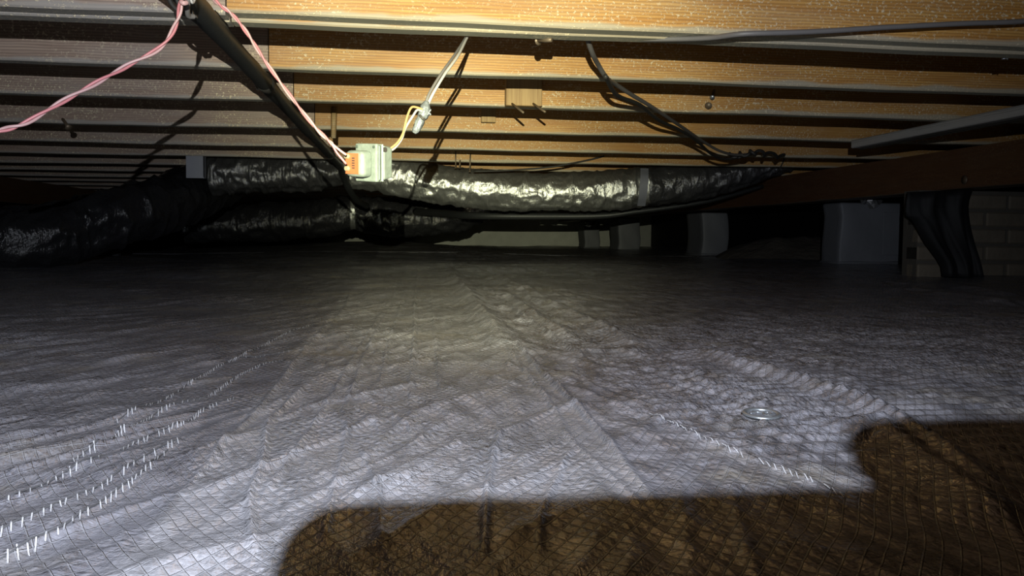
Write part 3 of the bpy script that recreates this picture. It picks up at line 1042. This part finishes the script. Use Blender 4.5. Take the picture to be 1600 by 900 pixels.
nail(P(1108, 163, 2.70), P(1107, 165, 2.69), 'dark nail head on a joist below the pale bent nail', .006)
nail(P(98, 186, 3.38), P(107, 199, 3.34), 'bent nail on a grey joist at far left', .006)
nail(P(862, 62, 1.73), P(842, 63, 1.76), 'rough nail stub under the doubled joist above the wood block', .005)
nail(P(1565, 92, 1.75), P(1573, 91, 1.745), 'tiny nail end under the joist at the right edge', .002, STEEL)
gr_ = ray(1508, 281); gp_ = Vector((0, 0, CAMZ)) + gr_ * (2.441 / gr_.x)
nail(gp_ + Vector((.01, 0, 0)), gp_ - Vector((.003, 0, 0)), 'dark nail head in the side of the girder', .010)

# grey board and conduit at upper right
ga, gb_ = G(1680, 160, JB - .019), G(1345, 226, JB - .019)
gd = gb_ - ga
gb = link('grey_board', bm_mesh('grey_board', box_bm(gd.length, .085, .032, .003, 1), GREYB))
gb.location = (ga + gb_) / 2
gb.rotation_euler = (0, 0, math.atan2(gd.y, gd.x))
tag(gb, 'grey board nailed across the undersides of the joists at right', 'board')
bcab = [ga + gd * t + Vector((-.02 + .012 * math.sin(t * 9), 0, -.021)) for t in (0.02, .25, .5, .75, .98)]
tag(tube('board_cable', smooth_path(bcab, 50), .004, BLACKW, None, 6), 'black cable stapled under the grey board at right', 'cable')

# pale scrap on the floor by the left duct
p = G(146, 405)
vs, fs = [], []
for i in range(18):
    t = i / 17
    q = G(103 + 85 * t, 409 - 3 * math.sin(t * 3))
    zz = gz(q.x, q.y)
    for j, (dy, dz) in enumerate(((0, .004), (.0, .034 - .012 * math.sin(t * 3.1)), (.006, .034 - .012 * math.sin(t * 3.1)), (.006, .004))):
        vs.append((q.x, q.y + dy, zz + dz))
for i in range(17):
    for j in range(4):
        k = (j + 1) % 4
        fs.append((i * 4 + j, i * 4 + k, i * 4 + 4 + k, i * 4 + 4 + j))
fs += [(0, 1, 2, 3), (68, 71, 70, 69)]
tag(link('plastic_strip', mesh('plastic_strip', vs, fs, PIERM, True)), 'curled pale plastic strip on the floor under the left duct', 'strip')

# ------------------------------------------------------------------ ring on the liner
rp = G(1190, 644)
for _ in range(6):
    zr = max(gz(rp.x + .015 * math.cos(a), rp.y + .015 * math.sin(a)) for a in np.linspace(0, 6.28, 9))
    rp = G(1190, 644, zr)
zr = max(gz(rp.x + .016 * math.cos(a), rp.y + .016 * math.sin(a)) for a in np.linspace(0, 6.28, 12))
rg = empty('metal_ring', (rp.x, rp.y, zr - .0008), (math.radians(4), 0, 0))
rg.scale = (1, 1, .6)
tag(rg, 'round shiny metal cap ring lying on the crumpled plastic', 'ring')
prof = [(.0172, 0), (.0178, .002), (.0170, .0042), (.0155, .0048), (.0138, .0040), (.0130, .0022), (.0134, .0006)]
vs, fs = [], []
n = 40
for i in range(n):
    a = i * 2 * math.pi / n
    for (r, z) in prof: vs.append((r * math.cos(a), r * math.sin(a), z))
for i in range(n):
    for j in range(len(prof)):
        k = (j + 1) % len(prof); ii = (i + 1) % n
        fs.append((i * len(prof) + j, ii * len(prof) + j, ii * len(prof) + k, i * len(prof) + k))
link('rim', mesh('rim', vs, fs, STEEL, True), rg)
bm = bmesh.new()
bmesh.ops.create_cone(bm, cap_ends=True, segments=32, radius1=.0135, radius2=.0130, depth=.0012)
o = link('disc', bm_mesh('disc', bm, plain('ring_disc', (.24, .25, .28), .4, .3, .0006, 300)), rg); o.location = (0, 0, .0008)
tube('tongue', smooth_path([(-.010, .002, .0022), (-.003, .005, .0026), (.002, .001, .0028), (.001, -.005, .0026), (.006, -.011, .0025)], 30), .0013, STEEL, rg, 8)
tube('tongue', smooth_path([(.002, .004, .0022), (.008, .004, .0022), (.009, -.002, .0022), (.004, -.004, .0022)], 24), .0010, STEEL, rg, 8)

# ------------------------------------------------------------------ photographer's phone, hands and torch (behind the lens; they cast the shadow on the sheet)
ph = empty('smartphone', (.034, -.0085, .1922))
tag(ph, 'black phone held sideways just behind the lens', 'phone')
bm = bmesh.new()
ring_ = []
for cx, cz, a0 in ((.0735 - .011, .0358 - .011, 0), (-.0735 + .011, .0358 - .011, 90), (-.0735 + .011, -.0358 + .011, 180), (.0735 - .011, -.0358 + .011, 270)):
    for q in range(7):
        a = math.radians(a0 + q * 15)
        ring_.append(bm.verts.new((cx + .011 * math.cos(a), -.004, cz + .011 * math.sin(a))))
fc = bm.faces.new(ring_)
ex = bmesh.ops.extrude_face_region(bm, geom=[fc])
bmesh.ops.translate(bm, vec=(0, .008, 0), verts=[v for v in ex['geom'] if isinstance(v, bmesh.types.BMVert)])
part('phone_body', bm, PHONE, (0, 0, 0), ph)
part('screen', box_bm(.128, .0006, .0650, .0002, 1), GLASS, (0, -.0043, 0), ph)
bm = bmesh.new()
bmesh.ops.create_cone(bm, cap_ends=True, segments=20, radius1=.006, radius2=.006, depth=.0012)
part('lens_ring', bm, STEEL, (-.034, .0045, -.0222), ph, rotv=(math.pi / 2, 0, 0))


def skin(name, verts, edges, radii, mat, parent=None, root=0):
    me = bpy.data.meshes.new(name)
    me.from_pydata([tuple(v) for v in verts], edges, [])
    me.update()
    me.materials.append(mat)
    o = link(name, me, parent)
    md = o.modifiers.new('skin', 'SKIN')
    md.use_smooth_shade = True
    if not me.skin_vertices: me.skin_vertices.new()
    for i, r in enumerate(radii):
        me.skin_vertices[0].data[i].radius = (r, r)
        me.skin_vertices[0].data[i].use_root = (i == root)
    s = o.modifiers.new('sub', 'SUBSURF'); s.levels = 1; s.render_levels = 2
    return o


def hand(label, wrist, knuckles, fingers, thumb, fore, name='gloved_hand'):
    e = empty(name, (0, 0, 0))
    tag(e, label, 'hand')
    vs, ed, rd = [Vector(wrist)], [], [.024]
    ctr = sum((Vector(k) for k in knuckles), Vector()) / 4
    vs.append((Vector(wrist) + ctr) / 2); rd.append(.026); ed.append((0, 1))
    for k, fg in zip(knuckles, fingers):
        i = len(vs); vs.append(Vector(k)); rd.append(.0115); ed.append((1, i))
        for q, r in zip(fg, (.0118, .0112, .0100)):
            vs.append(Vector(q)); rd.append(r); ed.append((len(vs) - 2, len(vs) - 1))
    prev = 0
    for q, r in zip(thumb, (.014, .011, .0095, .008)):
        vs.append(Vector(q)); rd.append(r); ed.append((prev, len(vs) - 1)); prev = len(vs) - 1
    skin('glove', vs, ed, rd, GLOVE, e)
    tube('sleeve', smooth_path(fore, 14), np.linspace(.030, .046, 14), SLEEVE, e, 20, lambda s, a: .002 * np.sin(s * 90 + a))
    return e


hand('gloved right hand gripping the phone, index finger along its top edge',
     (.165, -.060, .180),
     [(.128, -.028, .229), (.134, -.034, .208), (.135, -.036, .190), (.133, -.034, .172)],
     [[(.103, -.016, .2375), (.080, -.011, .2365), (.058, -.0085, .2355)],
      [(.131, -.006, .212), (.112, .006, .211), (.096, .007, .210)],
      [(.133, -.006, .194), (.113, .006, .193), (.098, .007, .192)],
      [(.131, -.006, .176), (.114, .006, .175), (.102, .007, .174)]],
     [(.144, -.046, .162), (.126, -.034, .152), (.108, -.022, .158), (.094, -.018, .170)],
     [(.173, -.066, .175), (.215, -.12, .15), (.285, -.22, .115), (.355, -.34, .08)])

ax = (HOT - LIGHT).normalized()
te2 = empty('torch', LIGHT - ax * .004, ax.to_track_quat('Y', 'Z').to_euler())
tag(te2, 'black hand torch held above the phone', 'torch')
def lathe(name, prof, mat, parent, n=24):
    vs, fs = [], []
    for i in range(n):
        a = i * 2 * math.pi / n
        for (r, y) in prof: vs.append((r * math.cos(a), y, r * math.sin(a)))
    m = len(prof)
    for i in range(n):
        ii = (i + 1) % n
        for j in range(m - 1):
            fs.append((i * m + j, ii * m + j, ii * m + j + 1, i * m + j + 1))
    fs.append(tuple(i * m for i in range(n)))
    return link(name, mesh(name, vs, fs, mat, True), parent)
lathe('torch_head', [(.004, -.006), (.013, -.001), (.0145, 0), (.0150, -.010), (.0150, -.030), (.0115, -.038), (.0112, -.042)], TORCHM, te2)
lathe('torch_body', [(.0112, -.040), (.0112, -.105), (.0100, -.110), (.0001, -.110)], TORCHM, te2)
def tl(x, y, z): return te2.matrix_basis @ Vector((x, y, z))
fk = [tl(-.026, -.048 - .019 * k, -.004) for k in range(4)]
ff = [[tl(-.016, -.048 - .018 * k, .018), tl(.006, -.048 - .018 * k, .021), tl(.020, -.048 - .018 * k, .004)] for k in range(4)]
hand('gloved left hand closed around the torch', tl(-.035, -.095, -.055), fk, ff,
     [tl(-.014, -.080, -.035), tl(.006, -.060, -.026), tl(.020, -.044, -.016), tl(.021, -.034, -.002)],
     [tl(-.037, -.10, -.06), tl(-.06, -.15, -.09), tl(-.12, -.26, -.13), tl(-.18, -.38, -.16)])
